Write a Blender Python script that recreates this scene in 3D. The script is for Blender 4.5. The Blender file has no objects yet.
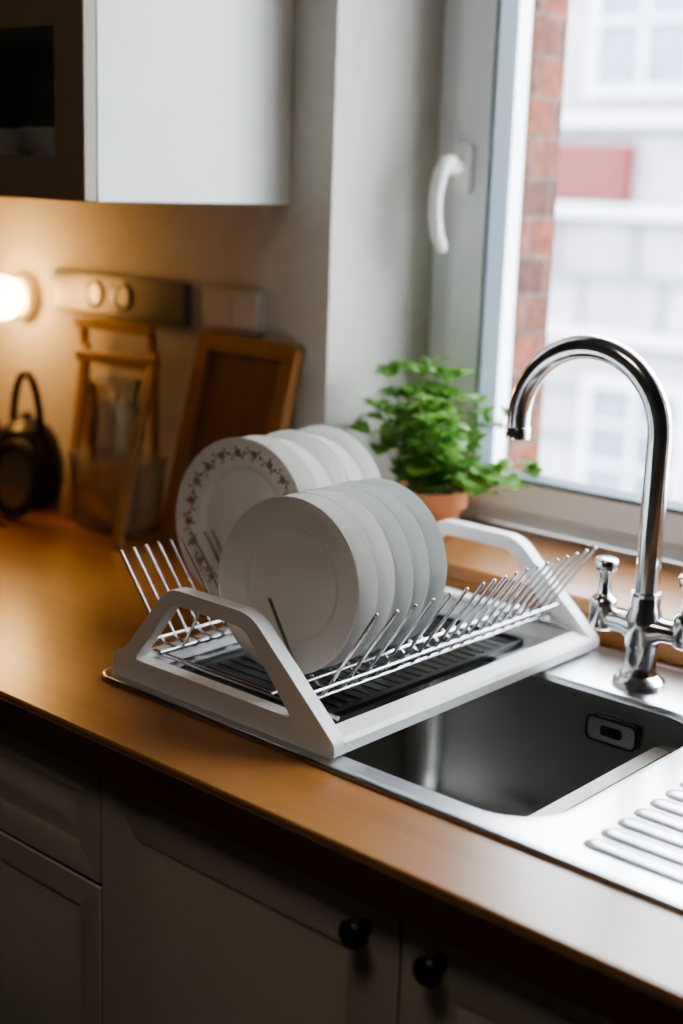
import bpy, bmesh, math, random
from math import sin, cos, pi, radians
from mathutils import Vector, Matrix
import numpy as np
random.seed(7)
COL = bpy.context.scene.collection

# ---------------------------------------------------------------- materials
def nodes(name):
    m = bpy.data.materials.new(name); m.use_nodes = True
    nt = m.node_tree; nt.nodes.clear()
    out = nt.nodes.new('ShaderNodeOutputMaterial')
    return m, nt, out

def mat(name, c1, c2=None, rough=0.5, metal=0.0, scale=20, stretch=(1,1,1), detail=4, bump=0.0, coat=0.0, trans=0.0, ior=1.45, rvar=0.0, spec=0.5, sss=0.0, emit=None, es=0, transl=0.0):
    m, nt, out = nodes(name)
    N, L = nt.nodes.new, nt.links.new
    p = N('ShaderNodeBsdfPrincipled'); L(p.outputs[0], out.inputs[0])
    tc = N('ShaderNodeTexCoord'); mp = N('ShaderNodeMapping'); L(tc.outputs['Object'], mp.inputs[0])
    mp.inputs['Scale'].default_value = stretch
    no = N('ShaderNodeTexNoise'); no.inputs['Scale'].default_value = scale; no.inputs['Detail'].default_value = detail
    L(mp.outputs[0], no.inputs[0])
    r = N('ShaderNodeValToRGB'); L(no.outputs[0], r.inputs[0])
    c2 = c2 or tuple(x*0.93 for x in c1)
    r.color_ramp.elements[0].position = .35; r.color_ramp.elements[1].position = .65
    r.color_ramp.elements[0].color = (*c1, 1); r.color_ramp.elements[1].color = (*c2, 1)
    L(r.outputs[0], p.inputs['Base Color'])
    p.inputs['Roughness'].default_value = rough; p.inputs['Metallic'].default_value = metal
    p.inputs['Coat Weight'].default_value = coat; p.inputs['Transmission Weight'].default_value = trans
    p.inputs['IOR'].default_value = ior; p.inputs['Specular IOR Level'].default_value = spec
    if sss: p.inputs['Subsurface Weight'].default_value = sss; p.inputs['Subsurface Scale'].default_value = .01
    if emit: p.inputs['Emission Color'].default_value = (*emit,1); p.inputs['Emission Strength'].default_value = es
    if rvar:
        mr = N('ShaderNodeMapRange'); L(no.outputs[0], mr.inputs[0])
        mr.inputs['To Min'].default_value = rough-rvar; mr.inputs['To Max'].default_value = rough+rvar
        L(mr.outputs[0], p.inputs['Roughness'])
    if bump:
        b = N('ShaderNodeBump'); b.inputs['Strength'].default_value = bump; b.inputs['Distance'].default_value = .002
        L(no.outputs[0], b.inputs['Height']); L(b.outputs[0], p.inputs['Normal'])
    if transl:
        t = N('ShaderNodeBsdfTranslucent'); L(r.outputs[0], t.inputs[0])
        mx = N('ShaderNodeMixShader'); mx.inputs[0].default_value = transl
        L(p.outputs[0], mx.inputs[1]); L(t.outputs[0], mx.inputs[2]); L(mx.outputs[0], out.inputs[0])
    return m

def glass_mat(name, tint=(1,1,1), refl=0.08, rough=0.0, milk=0.0):
    m, nt, out = nodes(name)
    N, L = nt.nodes.new, nt.links.new
    t = N('ShaderNodeBsdfTransparent'); g = N('ShaderNodeBsdfGlossy'); g.inputs['Roughness'].default_value = rough
    no = N('ShaderNodeTexNoise'); no.inputs['Scale'].default_value = 3
    mx0 = N('ShaderNodeMix'); mx0.data_type = 'RGBA'; L(no.outputs[0], mx0.inputs[0])
    mx0.inputs[6].default_value = (*tint,1); mx0.inputs[7].default_value = (*[x*.98 for x in tint],1)
    L(mx0.outputs[2], t.inputs[0])
    fr = N('ShaderNodeLayerWeight'); fr.inputs[0].default_value = .15
    mr = N('ShaderNodeMapRange'); L(fr.outputs['Fresnel'], mr.inputs[0]); mr.inputs['To Min'].default_value = refl*.4; mr.inputs['To Max'].default_value = min(1,refl*8)
    base = t.outputs[0]
    if milk:
        d = N('ShaderNodeBsdfDiffuse'); d.inputs[0].default_value=(.8,.78,.74,1)
        tl = N('ShaderNodeBsdfTranslucent'); tl.inputs[0].default_value=(.8,.78,.74,1)
        ma = N('ShaderNodeMixShader'); ma.inputs[0].default_value=.5; L(d.outputs[0],ma.inputs[1]); L(tl.outputs[0],ma.inputs[2])
        mb = N('ShaderNodeMixShader'); mb.inputs[0].default_value=milk; L(t.outputs[0],mb.inputs[1]); L(ma.outputs[0],mb.inputs[2])
        base = mb.outputs[0]
    mx = N('ShaderNodeMixShader'); L(mr.outputs[0], mx.inputs[0]); L(base, mx.inputs[1]); L(g.outputs[0], mx.inputs[2])
    L(mx.outputs[0], out.inputs[0])
    return m

def brick_mat(name):
    m, nt, out = nodes(name)
    N, L = nt.nodes.new, nt.links.new
    p = N('ShaderNodeBsdfPrincipled'); L(p.outputs[0], out.inputs[0]); p.inputs['Roughness'].default_value=.9
    tc = N('ShaderNodeTexCoord'); sp = N('ShaderNodeSeparateXYZ'); L(tc.outputs['Object'], sp.inputs[0])
    ad = N('ShaderNodeMath'); L(sp.outputs[0], ad.inputs[0]); L(sp.outputs[1], ad.inputs[1])
    cb = N('ShaderNodeCombineXYZ'); L(ad.outputs[0], cb.inputs[0]); L(sp.outputs[2], cb.inputs[1])
    b = N('ShaderNodeTexBrick'); L(cb.outputs[0], b.inputs[0]); b.inputs['Scale'].default_value = 1
    b.inputs['Brick Width'].default_value = .10; b.inputs['Row Height'].default_value = .055; b.inputs['Mortar Size'].default_value=.0045
    b.inputs['Color1'].default_value=(.20,.050,.022,1); b.inputs['Color2'].default_value=(.065,.024,.016,1); b.inputs['Mortar'].default_value=(.12,.08,.06,1)
    b.inputs['Mortar Smooth'].default_value=.6
    no = N('ShaderNodeTexNoise'); no.inputs['Scale'].default_value=45; no.inputs['Detail'].default_value=6; L(tc.outputs['Object'],no.inputs[0])
    mr = N('ShaderNodeMapRange'); L(no.outputs[0],mr.inputs[0]); mr.inputs['From Min'].default_value=.3; mr.inputs['From Max'].default_value=.7; mr.inputs['To Min'].default_value=.55; mr.inputs['To Max'].default_value=1.35
    mu = N('ShaderNodeVectorMath'); mu.operation='SCALE'; L(b.outputs[0],mu.inputs[0]); L(mr.outputs[0],mu.inputs['Scale'])
    L(mu.outputs[0], p.inputs['Base Color'])
    bp = N('ShaderNodeBump'); bp.inputs['Strength'].default_value=.6; bp.inputs['Distance'].default_value=.004; L(no.outputs[0],bp.inputs['Height']); L(bp.outputs[0],p.inputs['Normal'])
    return m

def floral_mat(name, RB):
    m, nt, out = nodes(name)
    N, L = nt.nodes.new, nt.links.new
    p = N('ShaderNodeBsdfPrincipled'); L(p.outputs[0], out.inputs[0]); p.inputs['Roughness'].default_value=.12
    p.inputs['Coat Weight'].default_value=.4
    tc = N('ShaderNodeTexCoord'); sp = N('ShaderNodeSeparateXYZ'); L(tc.outputs['Object'], sp.inputs[0])
    def M(op,a,b=None):
        n=N('ShaderNodeMath'); n.operation=op
        for i,v in enumerate((a,b)):
            if v is None: continue
            if isinstance(v,(int,float)): n.inputs[i].default_value=v
            else: L(v,n.inputs[i])
        return n.outputs[0]
    x,y = sp.outputs[0], sp.outputs[1]
    r = M('SQRT', M('ADD', M('MULTIPLY',x,x), M('MULTIPLY',y,y)))
    th = M('ARCTAN2', y, x)
    def blossoms(nb, rb, size, amp, petals, phase):
        sx = M('SUBTRACT', M('FRACT', M('ADD', M('MULTIPLY', th, nb/(2*pi)), phase)), .5)
        sx = M('MULTIPLY', sx, 2*pi*rb/nb)
        sy = M('SUBTRACT', r, rb)
        fr = M('SQRT', M('ADD', M('MULTIPLY',sx,sx), M('MULTIPLY',sy,sy)))
        fa = M('ARCTAN2', sy, sx)
        return M('LESS_THAN', fr, M('ADD', size, M('MULTIPLY', M('COSINE', M('MULTIPLY',fa,petals)), amp)))
    wave = M('MULTIPLY', M('SINE', M('MULTIPLY',th,10)), .0042)
    vine = M('LESS_THAN', M('ABSOLUTE', M('SUBTRACT', M('SUBTRACT', r, RB), wave)), .0009)
    flower = M('MAXIMUM', blossoms(20, RB+.0002, .0044, .0009, 5, 0), blossoms(40, RB, .0022, .0005, 4, .25))
    leafs = M('MAXIMUM', blossoms(30, RB+.0062, .0019, .0005, 3, .15), blossoms(30, RB-.0062, .0019, .0005, 3, .6))
    mask = M('MAXIMUM', M('MAXIMUM', vine, flower), leafs)
    mx = N('ShaderNodeMix'); mx.data_type='RGBA'
    mx.inputs[6].default_value=(.86,.84,.80,1)
    m2 = N('ShaderNodeMix'); m2.data_type='RGBA'; L(flower, m2.inputs[0]); m2.inputs[6].default_value=(.42,.33,.23,1); m2.inputs[7].default_value=(.42,.24,.18,1)
    L(mask, mx.inputs[0]); L(m2.outputs[2], mx.inputs[7])
    L(mx.outputs[2], p.inputs['Base Color'])
    return m

def wood_mat(name, c1, c2, rough=.35, coat=.2, axis='x', scale=6):
    m, nt, out = nodes(name)
    N, L = nt.nodes.new, nt.links.new
    p = N('ShaderNodeBsdfPrincipled'); L(p.outputs[0], out.inputs[0])
    tc = N('ShaderNodeTexCoord'); mp = N('ShaderNodeMapping'); L(tc.outputs['Object'], mp.inputs[0])
    mp.inputs['Scale'].default_value = {'x':(.35,6,6),'z':(6,6,.35)}[axis]
    n1 = N('ShaderNodeTexNoise'); n1.inputs['Scale'].default_value=scale; n1.inputs['Detail'].default_value=8; n1.inputs['Distortion'].default_value=.6
    L(mp.outputs[0], n1.inputs[0])
    r = N('ShaderNodeValToRGB'); L(n1.outputs[0], r.inputs[0])
    r.color_ramp.elements[0].position=.3; r.color_ramp.elements[1].position=.7
    r.color_ramp.elements[0].color=(*c1,1); r.color_ramp.elements[1].color=(*c2,1)
    L(r.outputs[0], p.inputs['Base Color'])
    p.inputs['Roughness'].default_value=rough; p.inputs['Coat Weight'].default_value=coat; p.inputs['Coat Roughness'].default_value=.22
    b = N('ShaderNodeBump'); b.inputs['Strength'].default_value=.06; b.inputs['Distance'].default_value=.001
    L(n1.outputs[0], b.inputs['Height']); L(b.outputs[0], p.inputs['Normal'])
    return m

M_WALL = mat('wall_plaster',(.60,.575,.52),(.57,.545,.49),rough=.85,scale=40,bump=.15)
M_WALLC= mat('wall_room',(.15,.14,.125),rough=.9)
M_FLOOR= wood_mat('floor_boards',(.07,.045,.03),(.09,.055,.038),rough=.5)
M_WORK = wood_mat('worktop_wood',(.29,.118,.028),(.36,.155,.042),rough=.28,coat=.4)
M_EDGE_SHADE = wood_mat('worktop_edge_shade',(.10,.045,.018),(.14,.065,.026),rough=.4)  # darkened wood tone, shade of the front face put into colour
M_SILL = wood_mat('sill_wood',(.32,.14,.04),(.38,.17,.055),rough=.35)
M_CAB  = mat('cabinet_paint',(.66,.62,.53),rough=.30,scale=8)
M_CABU = mat('upper_cabinet_paint',(.77,.77,.74),rough=.4,scale=5)
M_DOORU= mat('upper_door_frame',(.34,.27,.19),rough=.45,scale=5)
M_BLACK= mat('black_plastic',(.012,.012,.013),rough=.35)
M_TRAY = mat('dark_tray',(.016,.015,.015),rough=.3)
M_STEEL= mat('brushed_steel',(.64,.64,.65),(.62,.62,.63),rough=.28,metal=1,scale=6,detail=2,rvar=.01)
M_BASIN_SHADE= mat('basin_steel_shaded',(.38,.37,.355),(.36,.35,.335),rough=.27,metal=1,scale=5,detail=2,rvar=.01)  # darker copy of the sink steel, basin shade put into its colour
M_CHROME=mat('chrome',(.82,.82,.83),(.79,.79,.80),rough=.16,metal=1,scale=10)
M_WIRE = mat('chrome_wire',(.62,.62,.64),rough=.15,metal=1,scale=30)
M_PLAST= mat('white_plastic',(.90,.88,.85),(.87,.85,.82),rough=.34,scale=15)
M_PLATE= mat('white_porcelain',(.88,.87,.83),(.86,.85,.81),rough=.10,scale=12,coat=.5)
M_PLATEG=mat('grey_porcelain',(.78,.80,.77),(.76,.78,.75),rough=.10,scale=12,coat=.5)
M_PLATEF=floral_mat('floral_porcelain',.0785)
M_FRAME= mat('window_white',(.92,.95,.98),rough=.4,scale=9)
M_GASK = mat('window_gasket',(.10,.13,.15),rough=.6)
M_GLASS= glass_mat('window_glass',(1,1,1),.06)
M_CLEAR= glass_mat('clear_plastic',(.93,.93,.92),.20,.06,milk=.22)
M_JAR  = glass_mat('jar_glass',(.93,.94,.93),.50,.02,milk=.05)
M_TERRA= mat('terracotta',(.58,.23,.11),(.50,.19,.09),rough=.8,scale=30,bump=.2)
M_SOIL = mat('soil',(.05,.03,.02),(.08,.05,.03),rough=1,scale=90,bump=1)
M_LEAF = mat('herb_leaf',(.10,.25,.04),(.25,.44,.11),rough=.42,scale=35,transl=.45)
M_STEM = mat('herb_stem',(.18,.34,.09),rough=.6)
M_BOARD= wood_mat('board_frame_wood',(.28,.125,.04),(.35,.165,.055),axis='z')
M_BOARDP=wood_mat('board_panel_wood',(.16,.075,.03),(.21,.095,.04),axis='z')
M_STAND= wood_mat('stand_wood',(.36,.21,.09),(.46,.28,.13),axis='z')
M_SOCK = mat('socket_metal',(.15,.15,.155),rough=.3,metal=.9)
M_SOCKR= mat('socket_ring',(.30,.30,.30),rough=.3,metal=.9)
M_SWITCH=mat('switch_white',(.50,.48,.44),rough=.5)
M_BULB = mat('lamp_globe',(1,.8,.5),rough=.4,emit=(1,.62,.25),es=26)
M_LAMPB= mat('lamp_base',(.6,.5,.38),rough=.4,metal=.3)
M_BRICK= brick_mat('brick')
M_FACADE=mat('facade_render',(.38,.38,.40),(.27,.245,.26),rough=.9,scale=1.6,detail=6)
M_FACW = mat('facade_white',(.58,.59,.62),rough=.8)
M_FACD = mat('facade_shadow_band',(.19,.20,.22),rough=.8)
M_FACG = mat('facade_glass',(.14,.17,.21),(.21,.25,.30),rough=.3,scale=2)
M_RED  = mat('red_shutter',(.13,.024,.022),rough=.7)
M_PAVE = mat('street',(.45,.45,.48),rough=.9,scale=2)
M_KBODY= mat('kettle_metal',(.06,.055,.05),rough=.25,metal=.8)
M_RING = mat('lid_face',(.40,.37,.33),rough=.3,metal=.8)

# ---------------------------------------------------------------- builder
class B:
    def __init__(s): s.v=[]; s.f=[]
    def add(s, vs, fs, M=None):
        o=len(s.v)
        for p in vs:
            p=Vector(p); s.v.append(M@p if M is not None else p)
        for f in fs: s.f.append(tuple(i+o for i in f))
        return s
    def box(s,x0,x1,y0,y1,z0,z1,M=None):
        vs=[(x,y,z) for x in (x0,x1) for y in (y0,y1) for z in (z0,z1)]
        return s.add(vs,[(0,1,3,2),(4,6,7,5),(0,4,5,1),(2,3,7,6),(0,2,6,4),(1,5,7,3)],M)
    def lathe(s,prof,n=48,M=None):
        vs=[];fs=[];idx=[]
        for r,z in prof:
            if r<1e-6: idx.append([len(vs)]); vs.append((0,0,z))
            else:
                idx.append(list(range(len(vs),len(vs)+n)))
                for i in range(n): a=2*pi*i/n; vs.append((r*cos(a),r*sin(a),z))
        for a,b in zip(idx[:-1],idx[1:]):
            for i in range(n):
                j=(i+1)%n
                if len(a)==1 and len(b)==1: continue
                if len(a)==1: fs.append((a[0],b[j],b[i]))
                elif len(b)==1: fs.append((a[i],a[j],b[0]))
                else: fs.append((a[i],a[j],b[j],b[i]))
        return s.add(vs,fs,M)
    def tube(s,path,r,n=12,caps=True,closed=False):
        P=[Vector(p) for p in path]; m=len(P)
        rs=r if isinstance(r,(list,tuple)) else [r]*m
        T=[]
        for i in range(m):
            if closed: t=P[(i+1)%m]-P[i-1]
            else: t=P[min(i+1,m-1)]-P[max(i-1,0)]
            T.append(t.normalized())
        up=Vector((0,0,1)) if abs(T[0].z)<.9 else Vector((1,0,0))
        u=(up-T[0]*up.dot(T[0])).normalized(); vs=[];fs=[]
        for i in range(m):
            u=(u-T[i]*u.dot(T[i])).normalized(); w=T[i].cross(u)
            for k in range(n):
                a=2*pi*k/n; vs.append(P[i]+(u*cos(a)+w*sin(a))*rs[i])
        R=m if closed else m-1
        for i in range(R):
            for k in range(n):
                a=i*n+k; b=i*n+(k+1)%n; c=((i+1)%m)*n+(k+1)%n; d=((i+1)%m)*n+k
                fs.append((a,b,c,d))
        if caps and not closed:
            fs.append(tuple(range(n))[::-1]); fs.append(tuple((m-1)*n+k for k in range(n)))
        return s.add(vs,fs)
    def ball(s,c,rx,ry,rz,n=16,h=10):
        prof=[(sin(pi*i/h),-cos(pi*i/h)) for i in range(h+1)]
        prof[0]=(0,-1);prof[-1]=(0,1)
        return s.lathe(prof,n,Matrix.Translation(c)@Matrix.Diagonal((rx,ry,rz,1)))
    def ring_loft(s,rings,close_last=False,close_first=False):
        n=len(rings[0]); vs=[p for r in rings for p in r]; fs=[]
        for i in range(len(rings)-1):
            for k in range(n):
                fs.append((i*n+k,i*n+(k+1)%n,(i+1)*n+(k+1)%n,(i+1)*n+k))
        if close_last: fs.append(tuple((len(rings)-1)*n+k for k in range(n)))
        if close_first: fs.append(tuple(range(n))[::-1])
        return s.add(vs,fs)
    def plate_with_holes(s,loops,mapper,t0,t1):
        bm=bmesh.new(); edges=[]
        for lp in loops:
            vv=[bm.verts.new((p[0],p[1],0)) for p in lp]
            for i in range(len(vv)): edges.append(bm.edges.new((vv[i],vv[(i+1)%len(vv)])))
        bmesh.ops.triangle_fill(bm,edges=edges,use_beauty=True)
        bm.verts.ensure_lookup_table(); bm.verts.index_update()
        co=[v.co.copy() for v in bm.verts]; n=len(co)
        fs=[tuple(v.index for v in f.verts) for f in bm.faces]
        be=[]
        for e in bm.edges:
            if len(e.link_faces)==1:
                f=e.link_faces[0]
                lo=[l for l in f.loops if l.edge==e][0]
                be.append((lo.vert.index,lo.link_loop_next.vert.index))
        bm.free()
        vs=[mapper(c.x,c.y,t0) for c in co]+[mapper(c.x,c.y,t1) for c in co]
        F=[f[::-1] for f in fs]+[tuple(i+n for i in f) for f in fs]+[(a,b,b+n,a+n) for a,b in be]
        return s.add(vs,F)

ORG={}
def fin(b,name,m,parent=None,loc=None,bevel=0,seg=2,ang=35,smooth=True,label=None):
    if parent is not None: o=ORG[parent.name]
    elif loc is not None: o=Vector(loc)
    else:
        xs=[p.x for p in b.v];ys=[p.y for p in b.v];zs=[p.z for p in b.v]
        o=Vector(((min(xs)+max(xs))/2,(min(ys)+max(ys))/2,min(zs)))
    me=bpy.data.meshes.new(name); me.from_pydata([tuple(p-o) for p in b.v],[],b.f); me.update()
    bm=bmesh.new(); bm.from_mesh(me); bmesh.ops.recalc_face_normals(bm,faces=bm.faces); bm.to_mesh(me); bm.free()
    if smooth:
        me.polygons.foreach_set('use_smooth',[True]*len(me.polygons)); me.set_sharp_from_angle(angle=radians(ang))
    me.materials.append(m)
    ob=bpy.data.objects.new(name,me); COL.objects.link(ob); ORG[ob.name]=o
    if parent is not None: ob.parent=parent
    else: ob.location=o
    if bevel:
        md=ob.modifiers.new('bevel','BEVEL'); md.width=bevel; md.segments=seg; md.limit_method='ANGLE'; md.angle_limit=radians(40); md.harden_normals=False
    if label: ob['label']=label
    return ob
def empty(name,loc,label,cat,group=None):
    e=bpy.data.objects.new(name,None); e.empty_display_size=.05; COL.objects.link(e); e.location=loc; ORG[e.name]=Vector(loc)
    e['label']=label; e['category']=cat
    if group: e['group']=group
    return e
def tag(o,label,cat,group=None):
    o['label']=label;o['category']=cat
    if group:o['group']=group
    return o
def struct(o,label=None,cat=None):
    o['kind']='structure'
    if label:o['label']=label
    if cat:o['category']=cat
    return o
def rrect(x0,x1,y0,y1,r,n=8,z=None):
    pts=[]
    for cx,cy,a0 in ((x1-r,y1-r,0),(x0+r,y1-r,pi/2),(x0+r,y0+r,pi),(x1-r,y0+r,1.5*pi)):
        for i in range(n+1):
            a=a0+pi/2*i/n; p=(cx+r*cos(a),cy+r*sin(a)); pts.append(p if z is None else (p[0],p[1],z))
    return pts
def rpoly(pts,rad,n=5):
    out=[];m=len(pts)
    for i in range(m):
        p0=Vector(pts[i-1]);p=Vector(pts[i]);p1=Vector(pts[(i+1)%m]); r=rad[i] if isinstance(rad,(list,tuple)) else rad
        a=(p0-p);b=(p1-p);r=min(r,a.length*.45,b.length*.45)
        A=p+a.normalized()*r;C=p+b.normalized()*r
        for k in range(n+1):
            t=k/n; q=A*(1-t)**2+p*2*t*(1-t)+C*t*t; out.append((q.x,q.y))
    return out

# ---------------------------------------------------------------- room shell
XL,XR,YF,ZC=-2.75,1.6,-3.2,2.55
WX0,WX1,WZ0,WZ1=-1.24,-.10,.93,2.15      # window opening
YO=.298
b=B(); b.box(XL-.2,WX0,0,YO,0,ZC); b.box(WX1,XR+.2,0,YO,0,ZC); b.box(WX0,WX1,0,YO,0,WZ0); b.box(WX0,WX1,0,YO,WZ1,ZC)
struct(fin(b,'wall_back',M_WALL,smooth=False),'pale plastered kitchen wall with a deep window recess','wall')
BXW=-1.150; YB=YO+.088
b=B(); b.box(XL-.2,BXW,YO,YB,-.5,ZC+.5); b.box(WX1+.08,XR+.2,YO,YB,-.5,ZC+.5); b.box(BXW,WX1+.08,YO,YB,-.5,.93); b.box(BXW,WX1+.08,YO,YB,WZ1,ZC+.5)
struct(fin(b,'wall_outside',M_BRICK,smooth=False),'red brick outer wall around the window','brick wall')
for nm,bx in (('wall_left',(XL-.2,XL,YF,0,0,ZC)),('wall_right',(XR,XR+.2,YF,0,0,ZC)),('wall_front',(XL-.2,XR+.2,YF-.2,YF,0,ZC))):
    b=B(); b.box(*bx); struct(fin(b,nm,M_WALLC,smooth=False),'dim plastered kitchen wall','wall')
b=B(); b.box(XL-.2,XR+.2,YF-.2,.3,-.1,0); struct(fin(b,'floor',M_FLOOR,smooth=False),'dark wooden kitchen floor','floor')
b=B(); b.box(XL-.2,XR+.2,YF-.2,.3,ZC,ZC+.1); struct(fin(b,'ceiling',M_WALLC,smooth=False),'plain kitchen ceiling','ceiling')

b=B(); b.box(WX0,WX1,-.012,.215,.93,.95)
struct(fin(b,'trim_1',M_SILL,bevel=.003),'wooden window sill board','window sill')
b=B(); b.box(WX0,XR,-.012,0,.90,.93)
struct(fin(b,'trim_2',M_SILL,bevel=.002),'wooden upstand strip behind the sink','upstand')

# window
w=empty('window_1',((WX0+WX1)/2,.25,.95),'white framed casement window with a lever handle','window'); w['kind']='structure'
def frame_loops(x0,x1,z0,z1,t,tb=None):
    tb=tb or t
    return [[(x0,z0),(x1,z0),(x1,z1),(x0,z1)],[(x0+t,z0+tb),(x1-t,z0+tb),(x1-t,z1-t),(x0+t,z1-t)]]
mpY=lambda u,v,t:(u,t,v)
b=B(); b.plate_with_holes(frame_loops(WX0,WX1,.95,WZ1,.090,.06),mpY,.215,YO); fin(b,'outer_frame',M_FRAME,w,bevel=.003)
b=B(); b.plate_with_holes(frame_loops(WX0+.045,WX1-.045,.975,WZ1-.04,.065,.048),mpY,.195,.2149); fin(b,'sash',M_FRAME,w,bevel=.005,seg=3)
b=B(); b.plate_with_holes(frame_loops(WX0+.106,WX1-.106,1.019,WZ1-.102,.006),mpY,.1925,.235); fin(b,'gasket',M_GASK,w)
b=B(); b.box(WX0+.085,WX1-.085,.2355,.241,1.005,WZ1-.09); fin(b,'window_pane',M_GLASS,w,smooth=False)
hx=-1.172
b=B(); b.plate_with_holes([rpoly([(hx-.012,1.400),(hx+.012,1.400),(hx+.012,1.466),(hx-.012,1.466)],.008)],mpY,.181,.195)
b.tube([(hx,.19,1.434),(hx,.150,1.434)],.0095,16)
b.tube([(hx,.165,1.444),(hx,.151,1.442),(hx,.140,1.430),(hx-.002,.133,1.40),(hx-.002,.133,1.37),(hx-.002,.139,1.345),(hx,.148,1.330),(hx,.152,1.325)],[.008,.0100,.0100,.0088,.0088,.0092,.0085,.005],16)
fin(b,'handle',M_PLAST,w,ang=60,label='white plastic lever handle')

# ---------------------------------------------------------------- outside
nb=empty('neighbouring_building',(-4.4,6,-2),'pale rendered building across the street with white windows','building')
b=B(); b.box(-9,0,6,6.4,-2,3.3); fin(b,'facade',M_FACADE,nb,smooth=False)
b=B()
for z in (1.80,1.28,.55,2.97): b.box(-9,0,5.9,6,z-.035,z+.035)
fin(b,'ledge',M_FACW,nb,smooth=False)
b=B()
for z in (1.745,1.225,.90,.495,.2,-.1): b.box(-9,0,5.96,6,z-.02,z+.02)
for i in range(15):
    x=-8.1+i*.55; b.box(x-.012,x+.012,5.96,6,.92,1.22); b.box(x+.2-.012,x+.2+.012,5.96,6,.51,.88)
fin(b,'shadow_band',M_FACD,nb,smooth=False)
for k,(x,z) in enumerate(((-4.28,2.33),(-5.9,2.33),(-2.6,2.33),(-4.15,-.25),(-2.6,-.25))):
    f=B(); f.plate_with_holes(frame_loops(x-.36,x+.36,z-.4,z+.55,.06),mpY,5.93,6)
    f.box(x-.02,x+.02,5.94,6,z-.4,z+.55); f.box(x-.33,x+.33,5.94,6,z,z+.035); f.box(x-.33,x+.33,5.94,6,z+.26,z+.285)
    wf=fin(f,'facade_window',M_FACW,nb,smooth=False)
    g=B(); g.box(x-.31,x+.31,5.97,6,z-.35,z+.5); fin(g,'facade_pane',M_FACG,wf,smooth=False)
b=B(); b.box(-4.92,-4.30,5.91,6,1.33,1.66); fin(b,'red_shutter',M_RED,nb,smooth=False)
b=B(); b.box(-14,6,.42,6.0,-2.2,-2.0); tag(fin(b,'street',M_PAVE,smooth=False),'grey paved street outside the window','street')

# ---------------------------------------------------------------- worktop
SX0,SX1,SY0,SY1=-1.105,-.10,-.503,-.022
HX0,HX1,HY0,HY1=SX0+.015,SX1-.015,SY0+.015,SY1-.006
b=B(); b.plate_with_holes([[(XL,-.60),(XR,-.60),(XR,0),(XL,0)],[(HX0,HY0),(HX1,HY0),(HX1,HY1),(HX0,HY1)]],lambda u,v,t:(u,v,t),.862,.90)
wt=tag(fin(b,'worktop',M_WORK,bevel=.004,seg=3),'warm orange-brown wooden worktop along the wall','worktop')
b=B(); b.box(XL,XR,-.603,-.5995,.862,.8955); fin(b,'front_edge_shade',M_EDGE_SHADE,wt,bevel=.001,label='dark brown strip painting shade on the front edge')  # thin dark strip paints the shade on the worktop's front face

def door_panel(b,x0,x1,z0,z1,y=-.582,t=.018,m=.055):
    yb=y+t
    L=lambda d,yy:[(x0+d,yy,z0+d),(x1-d,yy,z0+d),(x1-d,yy,z1-d),(x0+d,yy,z1-d)]
    b.ring_loft([L(0,yb),L(0,y),L(m,y),L(m+.004,y+.0025),L(m+.008,y+.0025),L(m+.024,y-.003)],close_last=True,close_first=True)
def knob(x,z,parent):
    k=B(); M=Matrix.Translation((x,-.582,z))@Matrix.Rotation(radians(90),4,'X')@Matrix.Diagonal((.8,.8,.72,1))
    k.lathe([(0,0),(.009,0),(.006,.004),(.006,.012),(.011,.016),(.0155,.020),(.016,.025),(.013,.029),(.006,.031),(0,.0315)],28,M)
    return fin(k,'knob',M_BLACK,parent,label='small round black knob')
units=[(-1.99,-1.49,'doors'),(-1.49,-.992,'drawers'),(-.992,-.615,'doorR'),(-.615,-.10,'doorL'),(-.10,.5,'drawers')]
for x0,x1,kind in units:
    has = 'painted base cabinet with drawers under the worktop' if kind=='drawers' else 'painted base cabinet with a panelled door under the worktop'
    c=empty('base_cabinet',((x0+x1)/2,-.28,0),has,'cabinet','base cabinets under the worktop')
    b=B(); b.box(x0+.001,x0+.018,-.563,-.004,.10,.862); b.box(x1-.018,x1-.001,-.563,-.004,.10,.862)
    b.box(x0+.018,x1-.018,-.563,-.004,.10,.118); b.box(x0+.018,x1-.018,-.02,-.004,.118,.80); b.box(x0+.001,x1-.001,-.52,-.50,0,.10)
    b.box(x0+.018,x1-.018,-.563,-.545,.845,.862)
    fin(b,'body',M_CAB,c,smooth=False)
    g=.0015
    if kind=='drawers':
        for z0,z1 in ((.732,.852),(.44,.728),(.112,.436)):
            d=B(); door_panel(d,x0+g,x1-g,z0,z1,m=.030); fin(d,'drawer',M_CAB,c,bevel=.0015)
    else:
        d=B(); door_panel(d,x0+g,x1-g,.112,.852,m=.05); dr=fin(d,'door',M_CAB,c,bevel=.0015)
        if kind=='doorR': knob(-.652,.826,dr)
        elif kind=='doorL': knob(-.575,.826,dr)
        else: knob(x1-.05,.826,dr)

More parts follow.
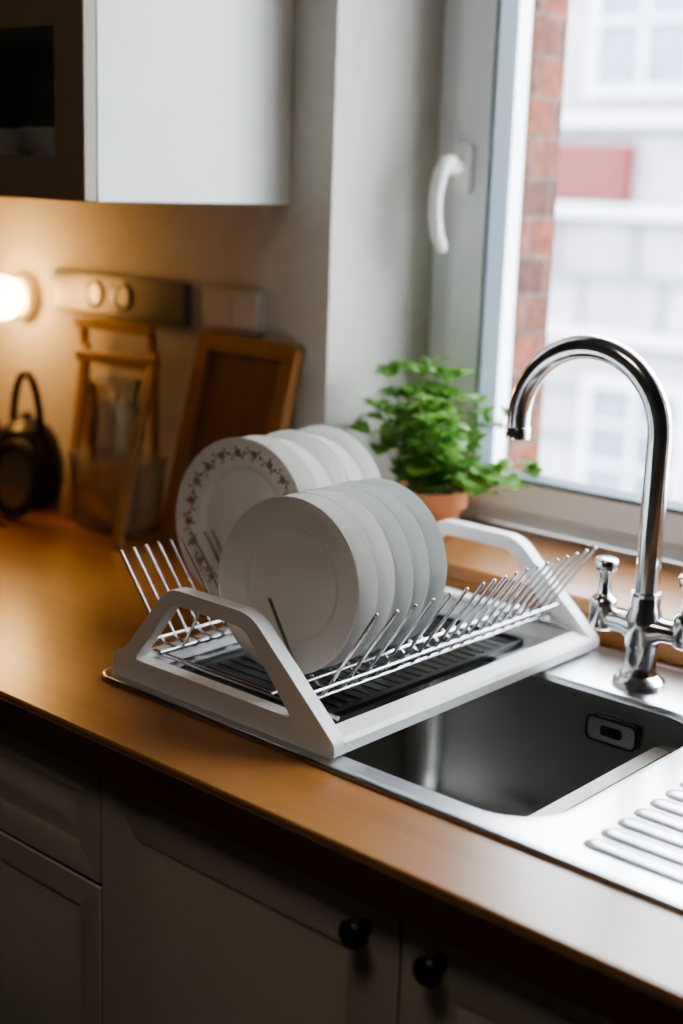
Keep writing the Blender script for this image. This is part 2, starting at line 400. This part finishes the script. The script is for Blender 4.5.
# ---------------------------------------------------------------- sink
sk=empty('kitchen_sink',(-.6,-.26,.90),'stainless steel inset sink with ribbed drainboard','sink')
ZD=.9025
BX=(-.945,-.568,-.472,-.146)
b=B()
NR=10
hole=rrect(*BX,.060,NR)
outer=rrect(SX0,SX1,SY0,SY1,.025,NR)
b.plate_with_holes([outer,hole],lambda u,v,t:(u,v,t),ZD-.0018,ZD)
def off(loop,d,z):
    x0,x1,y0,y1,r=loop; return rrect(x0+d,x1-d,y0+d,y1-d,max(r-d,.004),NR,z)
O=(SX0,SX1,SY0,SY1,.025); H=(*BX,.060)
b.ring_loft([off(O,0,.9003),off(O,.001,.9035),off(O,.004,.9045),off(O,.008,.9035),off(O,.011,ZD)])
b.ring_loft([off(H,-.005,ZD+.0002),off(H,-.002,ZD+.0004),off(H,.0015,ZD-.001),off(H,.004,ZD-.006)])
def rib(x0,x1,y,hw,h):
    rr=[]
    for d,z in ((0,ZD-.0002),(.15,ZD+h*.25),(.35,ZD+h*.62),(.6,ZD+h*.9),(.9,ZD+h)):
        e=hw*d; r=[]
        for cxx,a0 in ((x1-hw,-pi/2),(x0+hw,pi/2)):
            for i in range(9):
                a=a0+pi*i/8; r.append((cxx+(hw-e)*cos(a),y+(hw-e)*sin(a),z))
        rr.append(r)
    b.ring_loft(rr,close_last=True)
for i in range(14): rib(-.530,-.14,-.456+i*.0265,.0128,.0030)
for i in range(8): rib(-1.08,-.97,-.432+i*.047,.010,.002)
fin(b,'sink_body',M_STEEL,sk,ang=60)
rings=[off(H,.004,ZD-.006),off(H,.006,ZD-.02),off(H,.014,.755),off(H,.020,.733),off(H,.030,.717),off(H,.045,.709),off(H,.09,.705)]
cx,cy=(BX[0]+BX[1])/2,(BX[2]+BX[3])/2
last=rings[-1]
for s_,z in ((.6,.703),(.28,.700)):
    rings.append([(cx+(p[0]-cx)*s_,cy+(p[1]-cy)*s_,z) for p in last])
b=B(); b.ring_loft(rings,close_last=True); fin(b,'basin',M_BASIN_SHADE,sk,ang=70,label='deep steel basin with shade painted into its colour')
b=B(); M=Matrix.Translation((cx,cy,.7005)); b.lathe([(.045,.0),(.044,.004),(.036,.003),(.033,-.001),(0,-.001)],32,M); fin(b,'drain',M_CHROME,sk)
yy=-.1560; ox=.036
b=B(); b.plate_with_holes([rpoly([(-.748+ox,.850),(-.687+ox,.850),(-.687+ox,.879),(-.748+ox,.879)],.009),rpoly([(-.7455+ox,.8525),(-.6895+ox,.8525),(-.6895+ox,.8765),(-.7455+ox,.8765)],.007)],mpY,yy-.004,yy+.002)
fin(b,'overflow_frame',M_BLACK,sk)
b=B(); b.plate_with_holes([rpoly([(-.7455+ox,.8525),(-.6895+ox,.8525),(-.6895+ox,.8765),(-.7455+ox,.8765)],.007)],mpY,yy-.0030,yy+.002); fin(b,'overflow_plate',M_STEEL,sk)
b=B(); b.plate_with_holes([rpoly([(-.730+ox,.859),(-.705+ox,.859),(-.705+ox,.870),(-.730+ox,.870)],.004)],mpY,yy-.0042,yy-.003); fin(b,'overflow_slot',M_BLACK,sk)

# ---------------------------------------------------------------- faucet
FX,FY=-.687,-.100
fc=empty('faucet',(FX,FY,ZD),'tall chrome gooseneck mixer tap with two small handles','faucet')
T=lambda x,y,z:Matrix.Translation((x,y,z))
b=B(); b.lathe([(0,0),(.028,0),(.028,.005),(.024,.009),(.019,.012),(.0165,.018),(.0165,.040),(.018,.044),(.018,.050),(0,.050)],40,T(FX,FY,ZD)); fin(b,'base',M_CHROME,fc)
b=B(); ang=radians(4); dx,dy=cos(ang),sin(ang); HO=.048
b.tube([(FX-HO*dx,FY-HO*dy,.966),(FX-.022*dx,FY-.022*dy,.966),(FX-.014*dx,FY-.014*dy,.965),(FX,FY,.964),(FX+.014*dx,FY+.014*dy,.965),(FX+.022*dx,FY+.022*dy,.966),(FX+HO*dx,FY+HO*dy,.966)],[.0115,.0120,.016,.0185,.016,.0120,.0115],24)
b.lathe([(0,-.02),(.0175,-.018),(.0195,0),(.0190,.018),(.0160,.025),(.0160,.034),(.0145,.037),(.0145,.040),(0,.040)],36,T(FX,FY,.963))
fin(b,'valve_body',M_CHROME,fc,ang=60)
b=B(); R_=.0842; zc=1.169; pts=[(FX,FY,.99),(FX,FY,1.02),(FX,FY,1.1)]
sa=radians(3)
for i in range(25):
    a=pi*i/24*1.0; d=R_-R_*cos(a); pts.append((FX-d*cos(sa),FY-d*sin(sa),zc+R_*sin(a)))
d=2*R_; pts.append((FX-d*cos(sa),FY-d*sin(sa),zc-.018))
b.tube(pts,.0129,24)
b.lathe([(0,-.001),(.0138,0),(.0140,.012),(.0131,.013),(0,.013)],28,T(pts[-1][0],pts[-1][1],pts[-1][2]-.006))
fin(b,'spout',M_CHROME,fc,ang=60)
b=B(); b.tube([(FX,FY,1.000),(FX,FY,1.004)],.0156,28); fin(b,'collar',M_CHROME,fc)
hp=[(0,-.017),(.0120,-.016),(.0145,-.012),(.0145,.014),(.0135,.018),(.0090,.021),(.0070,.024),(.0068,.046),(.0080,.049),(.0125,.050),(.0130,.052),(.0130,.059),(.0115,.0615),(0,.062)]
for sgn in (-1,1):
    hxx,hyy=FX+sgn*HO*dx,FY+sgn*HO*dy
    b=B(); b.lathe(hp,32,T(hxx,hyy,.970))
    fin(b,'handle',M_CHROME,fc,ang=60)

# ---------------------------------------------------------------- dish rack
RC=-.933
rk=empty('dish_rack',(RC,-.255,ZD),'white plastic and chrome wire dish rack over the sink','dish rack')
HW=.157
def end_frame(y0,y1):
    b=B()
    out_=rpoly([(RC-HW,ZD),(RC+HW,ZD),(RC+HW,ZD+.014),(RC+.046,ZD+.113),(RC-.072,ZD+.113),(RC-.136,ZD+.034),(RC-HW,ZD+.024)],[.006,.008,.010,.018,.018,.014,.008])
    inn=rpoly([(RC-.122,ZD+.025),(RC+.102,ZD+.025),(RC+.037,ZD+.097),(RC-.065,ZD+.097)],[.007,.007,.010,.010])
    b.plate_with_holes([out_,inn],mpY,y0,y1)
    return b
fin(end_frame(-.486,-.470),'end_frame',M_PLAST,rk,bevel=.003,seg=3)
fin(end_frame(-.052,-.035),'end_frame',M_PLAST,rk,bevel=.003,seg=3)
for sgn in (1,-1):
    xa=RC+sgn*HW; xb=RC+sgn*(HW-.023)
    b=B(); prof=[(xa,ZD+.003),(xa,ZD+.013),(xa-sgn*.004,ZD+.017),(xb,ZD+.021),(xb-sgn*.003,ZD+.017),(xb,ZD+.003)]
    b.ring_loft([[(x,-.472,z) for x,z in prof],[(x,-.050,z) for x,z in prof]],True,True)
    fin(b,'side_bar',M_PLAST,rk,ang=30)
XV=(-1.050,-.853); ZB=.931
SP=.0268; Y0=-.438
def vprong(flip,V_):
    vv=[(-x,z) for x,z in V_][::-1] if flip else V_
    pts2=rpoly(vv,[0,.006,.006,0],4)
    lim=min(abs(vv[0][0]),abs(vv[-1][0]))
    pts2=[vv[0]]+[p for p in pts2 if -.024<p[0]<.024 and p[1]<.02 and abs(p[0])<lim-.0005]+[vv[-1]]
    b=B(); b.tube([(x,0,z) for x,z in pts2],.0019,10)
    for q in (vv[0],vv[-1]): b.ball((q[0],0,q[1]),.0023,.0023,.0023,10,6)
    return fin(b,'prong',M_WIRE,loc=(0,0,0),ang=70)
S3=.0176
ysR=[Y0+SP*i for i in range(7)]; ysR+= [ysR[-1]+.0190*k for k in range(1,14) if ysR[-1]+.0190*k<-.060]
ysL=[Y0+S3*i for i in range(8)]; ysL+= [Y0+SP*k for k in range(5,15) if Y0+SP*k<-.060 and Y0+SP*k>ysL[-1]+.006]
for xv,fl,ys,VT,VS in zip(XV,(True,False),(ysL,ysR),
        ([(-.050,.062),(-.014,.0),(.014,.0),(.084,.086)],[(-.056,.084),(-.004,.0),(.014,.0),(.080,.100)]),
        ([(-.022,.007),(-.014,.0),(.014,.0),(.084,.086)],[(-.022,.007),(-.014,.0),(.014,.0),(.082,.098)])):
    tall=vprong(fl,VT); short=vprong(fl,VS)
    for i,yv in enumerate(ys):
        if i==0: o=tall
        elif i==1: o=short
        else: o=short.copy(); COL.objects.link(o)
        o.parent=rk; o.location=Vector((xv,yv,ZB))-ORG[rk.name]
for xv,sg in zip(XV,(-1,1)):
    for dxr,zr in ((-.019,ZB+.005),(.019,ZB+.005))+(((.031,ZB+.019),) if sg>0 else ()):
        b=B(); b.tube([(xv+dxr,-.472,zr),(xv+dxr,-.050,zr)],.0022,10); fin(b,'rod',M_WIRE,rk,ang=70)
for y in (-.452,-.058):
    b=B(); b.tube([(RC-.13,y,ZB-.005),(RC+.13,y,ZB-.005)],.0025,10); fin(b,'rod',M_WIRE,rk,ang=70)
b=B(); tx0,tx1,ty0,ty1=RC-.112,RC+.090,-.438,-.080
b.plate_with_holes([rrect(tx0,tx1,ty0,ty1,.012,4),rrect(tx0+.006,tx1-.006,ty0+.006,ty1-.006,.006,4)],lambda u,v,t:(u,v,t),ZD+.0005,ZD+.006)
b.box(tx0+.005,tx1-.005,ty0+.005,ty1-.005,ZD+.0005,ZD+.0025)
for i in range(21):
    y=ty0+.018+i*.0160; b.box(tx0+.014,tx1-.014,y-.0025,y+.0025,ZD+.0025,ZD+.0035)
tag(fin(b,'drip_tray',M_TRAY),'black ribbed drip tray under the dish rack wires','tray')

# ---------------------------------------------------------------- plates
def plate_mesh(R,m):
    prof=[(0,.0045),(.30*R,.0045),(.58*R,.0046),(.61*R,.0050),(.635*R,.0068),(.66*R,.0088),(.68*R,.0094),(.78*R,.0112),(.90*R,.0145),(.965*R,.0176),(.985*R,.0188),(1.0*R,.0180),(.99*R,.0164),(.90*R,.0126),(.78*R,.0092),(.69*R,.0060),(.66*R,.003),(.60*R,.0018),(.56*R,.0),(.53*R,.0),(.52*R,.0015),(.3*R,.0018),(0,.0018)]
    prof=[(r,z*.80) for r,z in prof]
    b=B(); b.lathe(prof,96)
    return fin(b,'dinner_plate',m,loc=(0,0,0),ang=70)
tilt=radians(6)
def place(o,x,y,R,zb=.9372,yaw_=radians(5)):
    rot=Matrix.Rotation(yaw_,3,'Z')@Matrix.Rotation(pi/2-tilt,3,'X')
    o.rotation_euler=rot.to_euler()
    n=rot@Vector((0,0,1)); up=rot@Vector((0,1,0))
    o.location=Vector((x,y,zb))+up*R-n*.0145
R1=.0885
pA=plate_mesh(R1,M_PLATE)
for i in range(6):
    if i==0:o=pA
    elif i<3: o=pA.copy(); COL.objects.link(o)
    elif i==3: o=plate_mesh(R1,M_PLATEG); pG=o
    else: o=pG.copy(); COL.objects.link(o)
    place(o,-.906+(.0015*(i%2)),Y0+SP*(i+.40),R1)
    tag(o,'plain white porcelain plate standing in the dish rack' if i<3 else 'pale grey-green porcelain plate standing in the dish rack','plate','plates in the dish rack')
R2=.0960
pF=plate_mesh(R2,M_PLATEF); place(pF,-1.103,Y0+SP*(5+.02),R2)
tag(pF,'white porcelain plate with a brown floral rim in the rack','plate','plates in the dish rack')
pB=plate_mesh(R2,M_PLATE); pC=plate_mesh(R2*.965,M_PLATE)
for i in range(5):
    o=pB if i==0 else (pC if i==1 else (pB,pC)[i%2].copy())
    if i>1: COL.objects.link(o)
    place(o,-1.099+.003*(i%2),Y0+SP*(6+.02+i*1.0),R2 if i%2==0 else R2*.965)
    tag(o,'plain white porcelain plate standing behind the floral plate','plate','plates in the dish rack')

# ---------------------------------------------------------------- potted herb
PX,PY,PZ=-1.118,.080,.95
ph=empty('potted_herb',(PX,PY,PZ),'bushy green herb in a terracotta pot on the sill','plant')
b=B(); b.lathe([(0,0),(.033,0),(.0345,.003),(.042,.042),(.049,.044),(.050,.066),(.048,.068),(.0455,.066),(.044,.052),(0,.052)],40,T(PX,PY,PZ)); fin(b,'pot',M_TERRA,ph)
b=B(); b.lathe([(0,.062),(.02,.063),(.045,.060),(.0445,.056),(0,.056)],24,T(PX,PY,PZ)); fin(b,'soil',M_SOIL,ph)
stems=B(); leaves=B()
def leaf(c,d,up,L,Wd):
    d=d.normalized(); s=d.cross(up).normalized(); n=s.cross(d).normalized()
    rows=[(0,.0,0),(.14,.66,.05),(.38,1.0,.10),(.68,.90,.07),(.88,.52,0),(1.0,0,-.07)]
    vs=[];fs=[]
    for t,wf,h in rows:
        base=c+d*L*t+n*L*h
        vs+= [base-s*Wd*wf+n*L*.10*wf, base, base+s*Wd*wf+n*L*.10*wf]
    for i in range(len(rows)-1):
        a=i*3; fs+=[(a,a+1,a+4,a+3),(a+1,a+2,a+5,a+4)]
    leaves.add(vs,fs)
for k in range(38):
    droop = k>=33
    a=random.uniform(0,2*pi); rr=random.uniform(.0,.030)
    if droop: a=random.uniform(-.7,.6)
    lean=random.uniform(.05,1.0) if not droop else random.uniform(.95,1.15)
    H=random.uniform(.085,.185)*(1-.42*min(lean,1)**2)
    if droop: H=random.uniform(.015,.045)
    p0=Vector((PX+rr*cos(a),PY+rr*sin(a),PZ+.060))
    end=p0+Vector((cos(a)*lean*.092,sin(a)*lean*.092,H))
    mid=(p0+end)/2+Vector((-cos(a)*.6,-sin(a)*.6,1.2 if not droop else 3.5))*.010
    path=[]
    for t in np.linspace(0,1,6):
        path.append(p0*(1-t)**2+mid*2*t*(1-t)+end*t*t)
    stems.tube(path,[.0013*(1-.5*t/5) for t in range(6)],6)
    for j in range(1,6):
        for q in range(2):
            if random.random()<.10: continue
            aa=a+j*1.57+q*pi+random.uniform(-.5,.5)
            dr=Vector((cos(aa),sin(aa),random.uniform(-.2,.6)))
            Ls=random.uniform(.026,.042)*(1.1-.05*j)
            leaf(path[j],dr,Vector((random.uniform(-.3,.3),random.uniform(-.3,.3),1)),Ls,Ls*.43)
    for q in range(3):
        aa=random.uniform(0,2*pi); leaf(path[-1],Vector((cos(aa),sin(aa),random.uniform(.3,1.1))),Vector((.1,0,1)),random.uniform(.016,.027),.0088)
for v in leaves.v+stems.v:
    if v.x<WX0+.006: v.x=WX0+.006+random.uniform(0,.004)
    if v.y>.186: v.y=.186-random.uniform(0,.004)
    if v.z<PZ+.004: v.z=PZ+.004
fin(stems,'stems',M_STEM,ph,ang=80); fin(leaves,'foliage',M_LEAF,ph,ang=80)

# ---------------------------------------------------------------- framed board leaning on wall
W_,Hh=.192,.305
cb=empty('cutting_board',(-1.375,-.085,.90),'framed wooden board leaning against the wall','cutting board')
lean=math.asin(.078/Hh)
MB=Matrix.Translation((-1.374,-.086,.9005))@Matrix.Rotation(-lean,4,'X')
b=B(); b.plate_with_holes([rpoly([(-W_/2,0),(W_/2,0),(W_/2,Hh),(-W_/2,Hh)],.010),[(-W_/2+.024,.024),(W_/2-.024,.024),(W_/2-.024,Hh-.024),(-W_/2+.024,Hh-.024)]],lambda u,v,t:tuple(MB@Vector((u,t,v))),-.011,.007)
fin(b,'frame',M_BOARD,cb,bevel=.002)
b=B(); b.box(-W_/2+.023,W_/2-.023,-.004,.004,.023,Hh-.023,MB); fin(b,'panel',M_BOARDP,cb,smooth=False)

# ---------------------------------------------------------------- wooden folding stand
ws=empty('wooden_stand',(-1.62,-.08,.90),'folding light wood stand beside the clear tub','wooden stand')
def beam(b,p,q,w,t):
    p,q=Vector(p),Vector(q); d=(q-p); L=d.length; z=d.normalized(); x=Vector((1,0,0)); x=(x-z*x.dot(z)).normalized(); y=z.cross(x)
    M=Matrix((x,y,z)).transposed().to_4x4(); M.translation=p
    b.box(-w/2,w/2,-t/2,t/2,0,L,M)
for xs in (-1.722,-1.562):
    b=B(); beam(b,(xs,-.018,.9002),(xs,-.028,1.190),.016,.008); fin(b,'back_leg',M_STAND,ws,bevel=.002)
for xb_,yb_,xt_ in ((-1.664,-.105,-1.692),(-1.484,-.160,-1.535)):
    b=B(); beam(b,(xb_,yb_,.9002),(xt_,-.046,1.160),.018,.009); fin(b,'front_leg',M_STAND,ws,bevel=.002)
b=B(); b.box(-1.732,-1.552,-.040,-.028,1.182,1.200); fin(b,'crossbar',M_STAND,ws,bevel=.002)
b=B(); b.box(-1.706,-1.526,-.058,-.042,1.135,1.152); fin(b,'crossbar',M_STAND,ws,bevel=.002)

# clear tub
tx,ty=-1.573,-.084
b=B()
def sq(h,z,r=.022): return rrect(tx-h,tx+h,ty-h*.62,ty+h*.62,r,6,z)
b.ring_loft([sq(.02,.9025,.008),sq(.058,.9005),sq(.064,.904),sq(.070,1.004),sq(.0735,1.006),sq(.0735,1.010),sq(.069,1.009),sq(.062,.907),sq(.056,.9035),sq(.02,.9035,.008)],True,True)
tag(fin(b,'plastic_tub',M_CLEAR,ang=50),'clear plastic tub on the worktop near the wall','container')
b=B(); b.lathe([(0,.0),(.030,.0),(.033,.004),(.036,.12),(.033,.165),(.034,.195),(.039,.215),(.036,.216),(.031,.195),(.030,.165),(.033,.12),(.030,.006),(0,.005)],36,T(tx-.005,ty,.9045))
b.tube([(tx+.029,ty,1.09),(tx+.052,ty,1.085),(tx+.058,ty,1.05),(tx+.050,ty,1.022),(tx+.031,ty,1.018)],.004,10)
tag(fin(b,'glass_jug',M_JAR,ang=50),'clear glass jug standing in the plastic tub','jug')

# kettle
kx,ky=-1.800,-.080
kt=empty('kettle',(kx,ky,.90),'dark metal kettle with a black loop handle','kettle')
b=B(); b.lathe([(0,.0005),(.042,.0005),(.052,.008),(.058,.035),(.057,.065),(.048,.100),(.036,.120),(.030,.124),(.0,.126)],36,T(kx,ky,.90))
b.tube([(kx-.048,ky,.95),(kx-.074,ky,.975),(kx-.086,ky,1.02)],[.011,.008,.006],14)
fin(b,'body',M_KBODY,kt,ang=50)
b=B(); b.lathe([(0,.144),(.008,.142),(.008,.136),(.024,.130),(.030,.124),(0,.124)],28,T(kx,ky,.90)); fin(b,'lid',M_BLACK,kt)
b=B(); pts=[(kx+.036*cos(a),ky,1.010+.095*sin(a)) for a in np.linspace(0,pi,15)]; pts=[(kx+.044,ky,.975)]+pts+[(kx-.044,ky,.975)]
b.tube(pts,.0060,12); fin(b,'handle',M_BLACK,kt,ang=60)
pl=empty('pan_lid',(-1.716,-.160,.9005),'round dark lid with a pale face propped beside the kettle','lid')
M=T(-1.716,-.158,.9610)@Matrix.Rotation(radians(80),4,'X')
b=B(); b.lathe([(.045,.002),(.054,.0),(.060,.004),(.060,.010),(.055,.014),(.046,.011),(.045,.002)],40,M); fin(b,'rim',M_BLACK,pl)
b=B(); b.lathe([(0,.003),(.045,.003),(.046,.007),(.020,.009),(0,.0095)],36,M); fin(b,'face',M_RING,pl)
b=B(); b.tube([(-1.93,-.12,.9035),(-1.88,-.19,.9035),(-1.82,-.225,.9035),(-1.75,-.215,.9035),(-1.71,-.20,.9035),(-1.68,-.21,.9035)],.003,8)
tag(fin(b,'power_cable',M_BLACK,ang=70),'thin black cable lying on the worktop','cable')

# ---------------------------------------------------------------- socket strip, switch, lamp
ss=empty('socket_strip',(-1.664,-.01,1.195),'metal wall socket strip under the cabinet','power socket')
b=B(); b.box(-1.822,-1.507,-.012,0,1.200,1.262); fin(b,'body',M_SOCK,ss,bevel=.003)
for xs in (-1.715,-1.648):
    b=B(); M=Matrix.Translation((xs,-.012,1.232))@Matrix.Rotation(radians(90),4,'X')
    b.lathe([(.0,.001),(.015,.001),(.017,.004),(.019,.004),(.022,.002),(.022,0.0)],28,M); fin(b,'socket',M_SOCKR,ss)
sw=empty('light_switch',(-1.42,0,1.2),'double white wall switch plate','light switch')
b=B(); b.box(-1.470,-1.357,-.010,0,1.203,1.264); fin(b,'plate',M_SWITCH,sw,bevel=.003)
for xs in (-1.441,-1.386):
    b=B(); b.box(xs-.025,xs+.025,-.012,-.009,1.209,1.258); fin(b,'rocker',M_SWITCH,sw,bevel=.002)
wl=empty('wall_lamp',(-1.925,0,1.21),'small glowing round wall lamp','lamp')
b=B(); M=Matrix.Translation((-1.905,0,1.212))@Matrix.Rotation(radians(90),4,'X'); b.lathe([(0,0),(.038,0),(.038,.012),(.030,.02),(0,.02)],32,M); fin(b,'base',M_LAMPB,wl)
b=B(); b.ball((-1.905,-.05,1.212),.034,.034,.034,28,16); fin(b,'globe',M_BULB,wl,ang=80)

# ---------------------------------------------------------------- upper cabinet
uc=empty('upper_cabinet',(-1.65,-.17,1.38),'pale wall cabinet with a glazed door','cabinet')
X0,X1,Z0,Z1=-1.915,-1.315,1.38,2.16
b=B(); b.box(X1-.018,X1,-.322,-.001,Z0,Z1); b.box(X0,X0+.018,-.322,-.001,Z0,Z1); b.box(X0+.018,X1-.018,-.322,-.001,Z0,Z0+.018); b.box(X0+.018,X1-.018,-.322,-.001,Z1-.018,Z1); b.box(X0+.018,X1-.018,-.012,-.001,Z0+.018,Z1-.018); b.box(X0+.018,X1-.018,-.30,-.012,1.585,1.60)
fin(b,'body',M_CABU,uc,bevel=.001)
b=B(); b.plate_with_holes([[(X0,Z0),(X1,Z0),(X1,Z1),(X0,Z1)],[(X0+.055,Z0+.05),(X1-.055,Z0+.05),(X1-.055,Z0+.195),(X0+.055,Z0+.195)],[(X0+.055,Z0+.26),(X1-.055,Z0+.26),(X1-.055,Z1-.055),(X0+.055,Z1-.055)]],mpY,-.342,-.3225)
dr=fin(b,'door',M_DOORU,uc,bevel=.002)
b=B(); b.box(X0+.05,X1-.05,-.334,-.331,Z0+.045,Z0+.2); b.box(X0+.05,X1-.05,-.334,-.331,Z0+.255,Z1-.05); fin(b,'door_glass',M_GLASS,dr,smooth=False)
uc2=empty('upper_cabinet',(-2.3,-.17,1.38),'pale wall cabinet with a plain door','cabinet')
b=B(); b.box(-2.74,-1.917,-.322,-.001,Z0,Z1); fin(b,'body',M_CABU,uc2,bevel=.001)
b=B(); b.box(-2.74,-1.917,-.342,-.3225,Z0,Z1); fin(b,'door',M_DOORU,uc2,bevel=.002)
for i,xb in enumerate((-1.47,-1.66)):
    b=B(); b.lathe([(0,.0),(.03,.0),(.045,.02),(.065,.05),(.072,.065),(.070,.066),(.06,.05),(.04,.022),(0,.010)],40,T(xb,-.235,Z0+.0185)); tag(fin(b,'bowl',M_PLATE,ang=50),'pale bowl stored inside the glazed wall cabinet','bowl','bowls in the wall cabinet')

# ---------------------------------------------------------------- lights
def area(name,loc,rot,sx,sy,p,c):
    l=bpy.data.lights.new(name,'AREA'); l.shape='RECTANGLE'; l.size=sx;l.size_y=sy;l.energy=p;l.color=c
    o=bpy.data.objects.new(name,l); COL.objects.link(o); o.location=loc; o.rotation_euler=rot; return o
def point(name,loc,p,c,r=.03):
    l=bpy.data.lights.new(name,'POINT'); l.energy=p;l.color=c;l.shadow_soft_size=r
    o=bpy.data.objects.new(name,l); COL.objects.link(o); o.location=loc; return o
area('under_cabinet_light',(-2.05,-.16,1.372),(0,0,0),.4,.05,1.1,(1,.54,.18))
point('wall_lamp_light',(-1.89,-.13,1.21),1.0,(1,.50,.15),.035)
area('room_fill_light',(-.55,-1.45,2.5),(0,0,0),.5,.5,5.2,(1,.87,.72))  # unseen lamp added as warm fill to lift the room side

w_=bpy.data.worlds.new('World'); bpy.context.scene.world=w_; w_.use_nodes=True
nt=w_.node_tree; nt.nodes.clear()
o=nt.nodes.new('ShaderNodeOutputWorld'); bg=nt.nodes.new('ShaderNodeBackground'); nt.links.new(bg.outputs[0],o.inputs[0])
tc=nt.nodes.new('ShaderNodeTexCoord'); sp=nt.nodes.new('ShaderNodeSeparateXYZ'); nt.links.new(tc.outputs['Generated'],sp.inputs[0])
r=nt.nodes.new('ShaderNodeValToRGB'); nt.links.new(sp.outputs[2],r.inputs[0])
r.color_ramp.elements[0].color=(.45,.48,.52,1); r.color_ramp.elements[0].position=.0; r.color_ramp.elements[1].color=(.82,.91,1,1); r.color_ramp.elements[1].position=.25
nt.links.new(r.outputs[0],bg.inputs[0]); bg.inputs[1].default_value=16.0
try:
    bpy.context.scene.view_settings.look='AgX - Medium High Contrast'
except Exception: pass

# ---------------------------------------------------------------- camera
yaw,pitch,roll,F=radians(41.39),radians(13.47),radians(-1.94),1392
fwd=Vector((-sin(yaw)*cos(pitch),cos(yaw)*cos(pitch),-sin(pitch)))
right=Vector((cos(yaw),sin(yaw),0)); up=right.cross(fwd)
Rr=right*cos(roll)-up*sin(roll); Uu=up*cos(roll)+right*sin(roll)
cd=bpy.data.cameras.new('camera'); co=bpy.data.objects.new('camera',cd); COL.objects.link(co)
Mx=Matrix((Rr,Uu,-fwd)).transposed().to_4x4(); Mx.translation=(0,-1.368,1.416); co.matrix_world=Mx
cd.sensor_fit='VERTICAL'; cd.sensor_height=36; cd.lens=F*36/1024; cd.clip_start=.02
cd.dof.use_dof=True; cd.dof.focus_distance=1.34; cd.dof.aperture_fstop=2.4
bpy.context.scene.camera=co
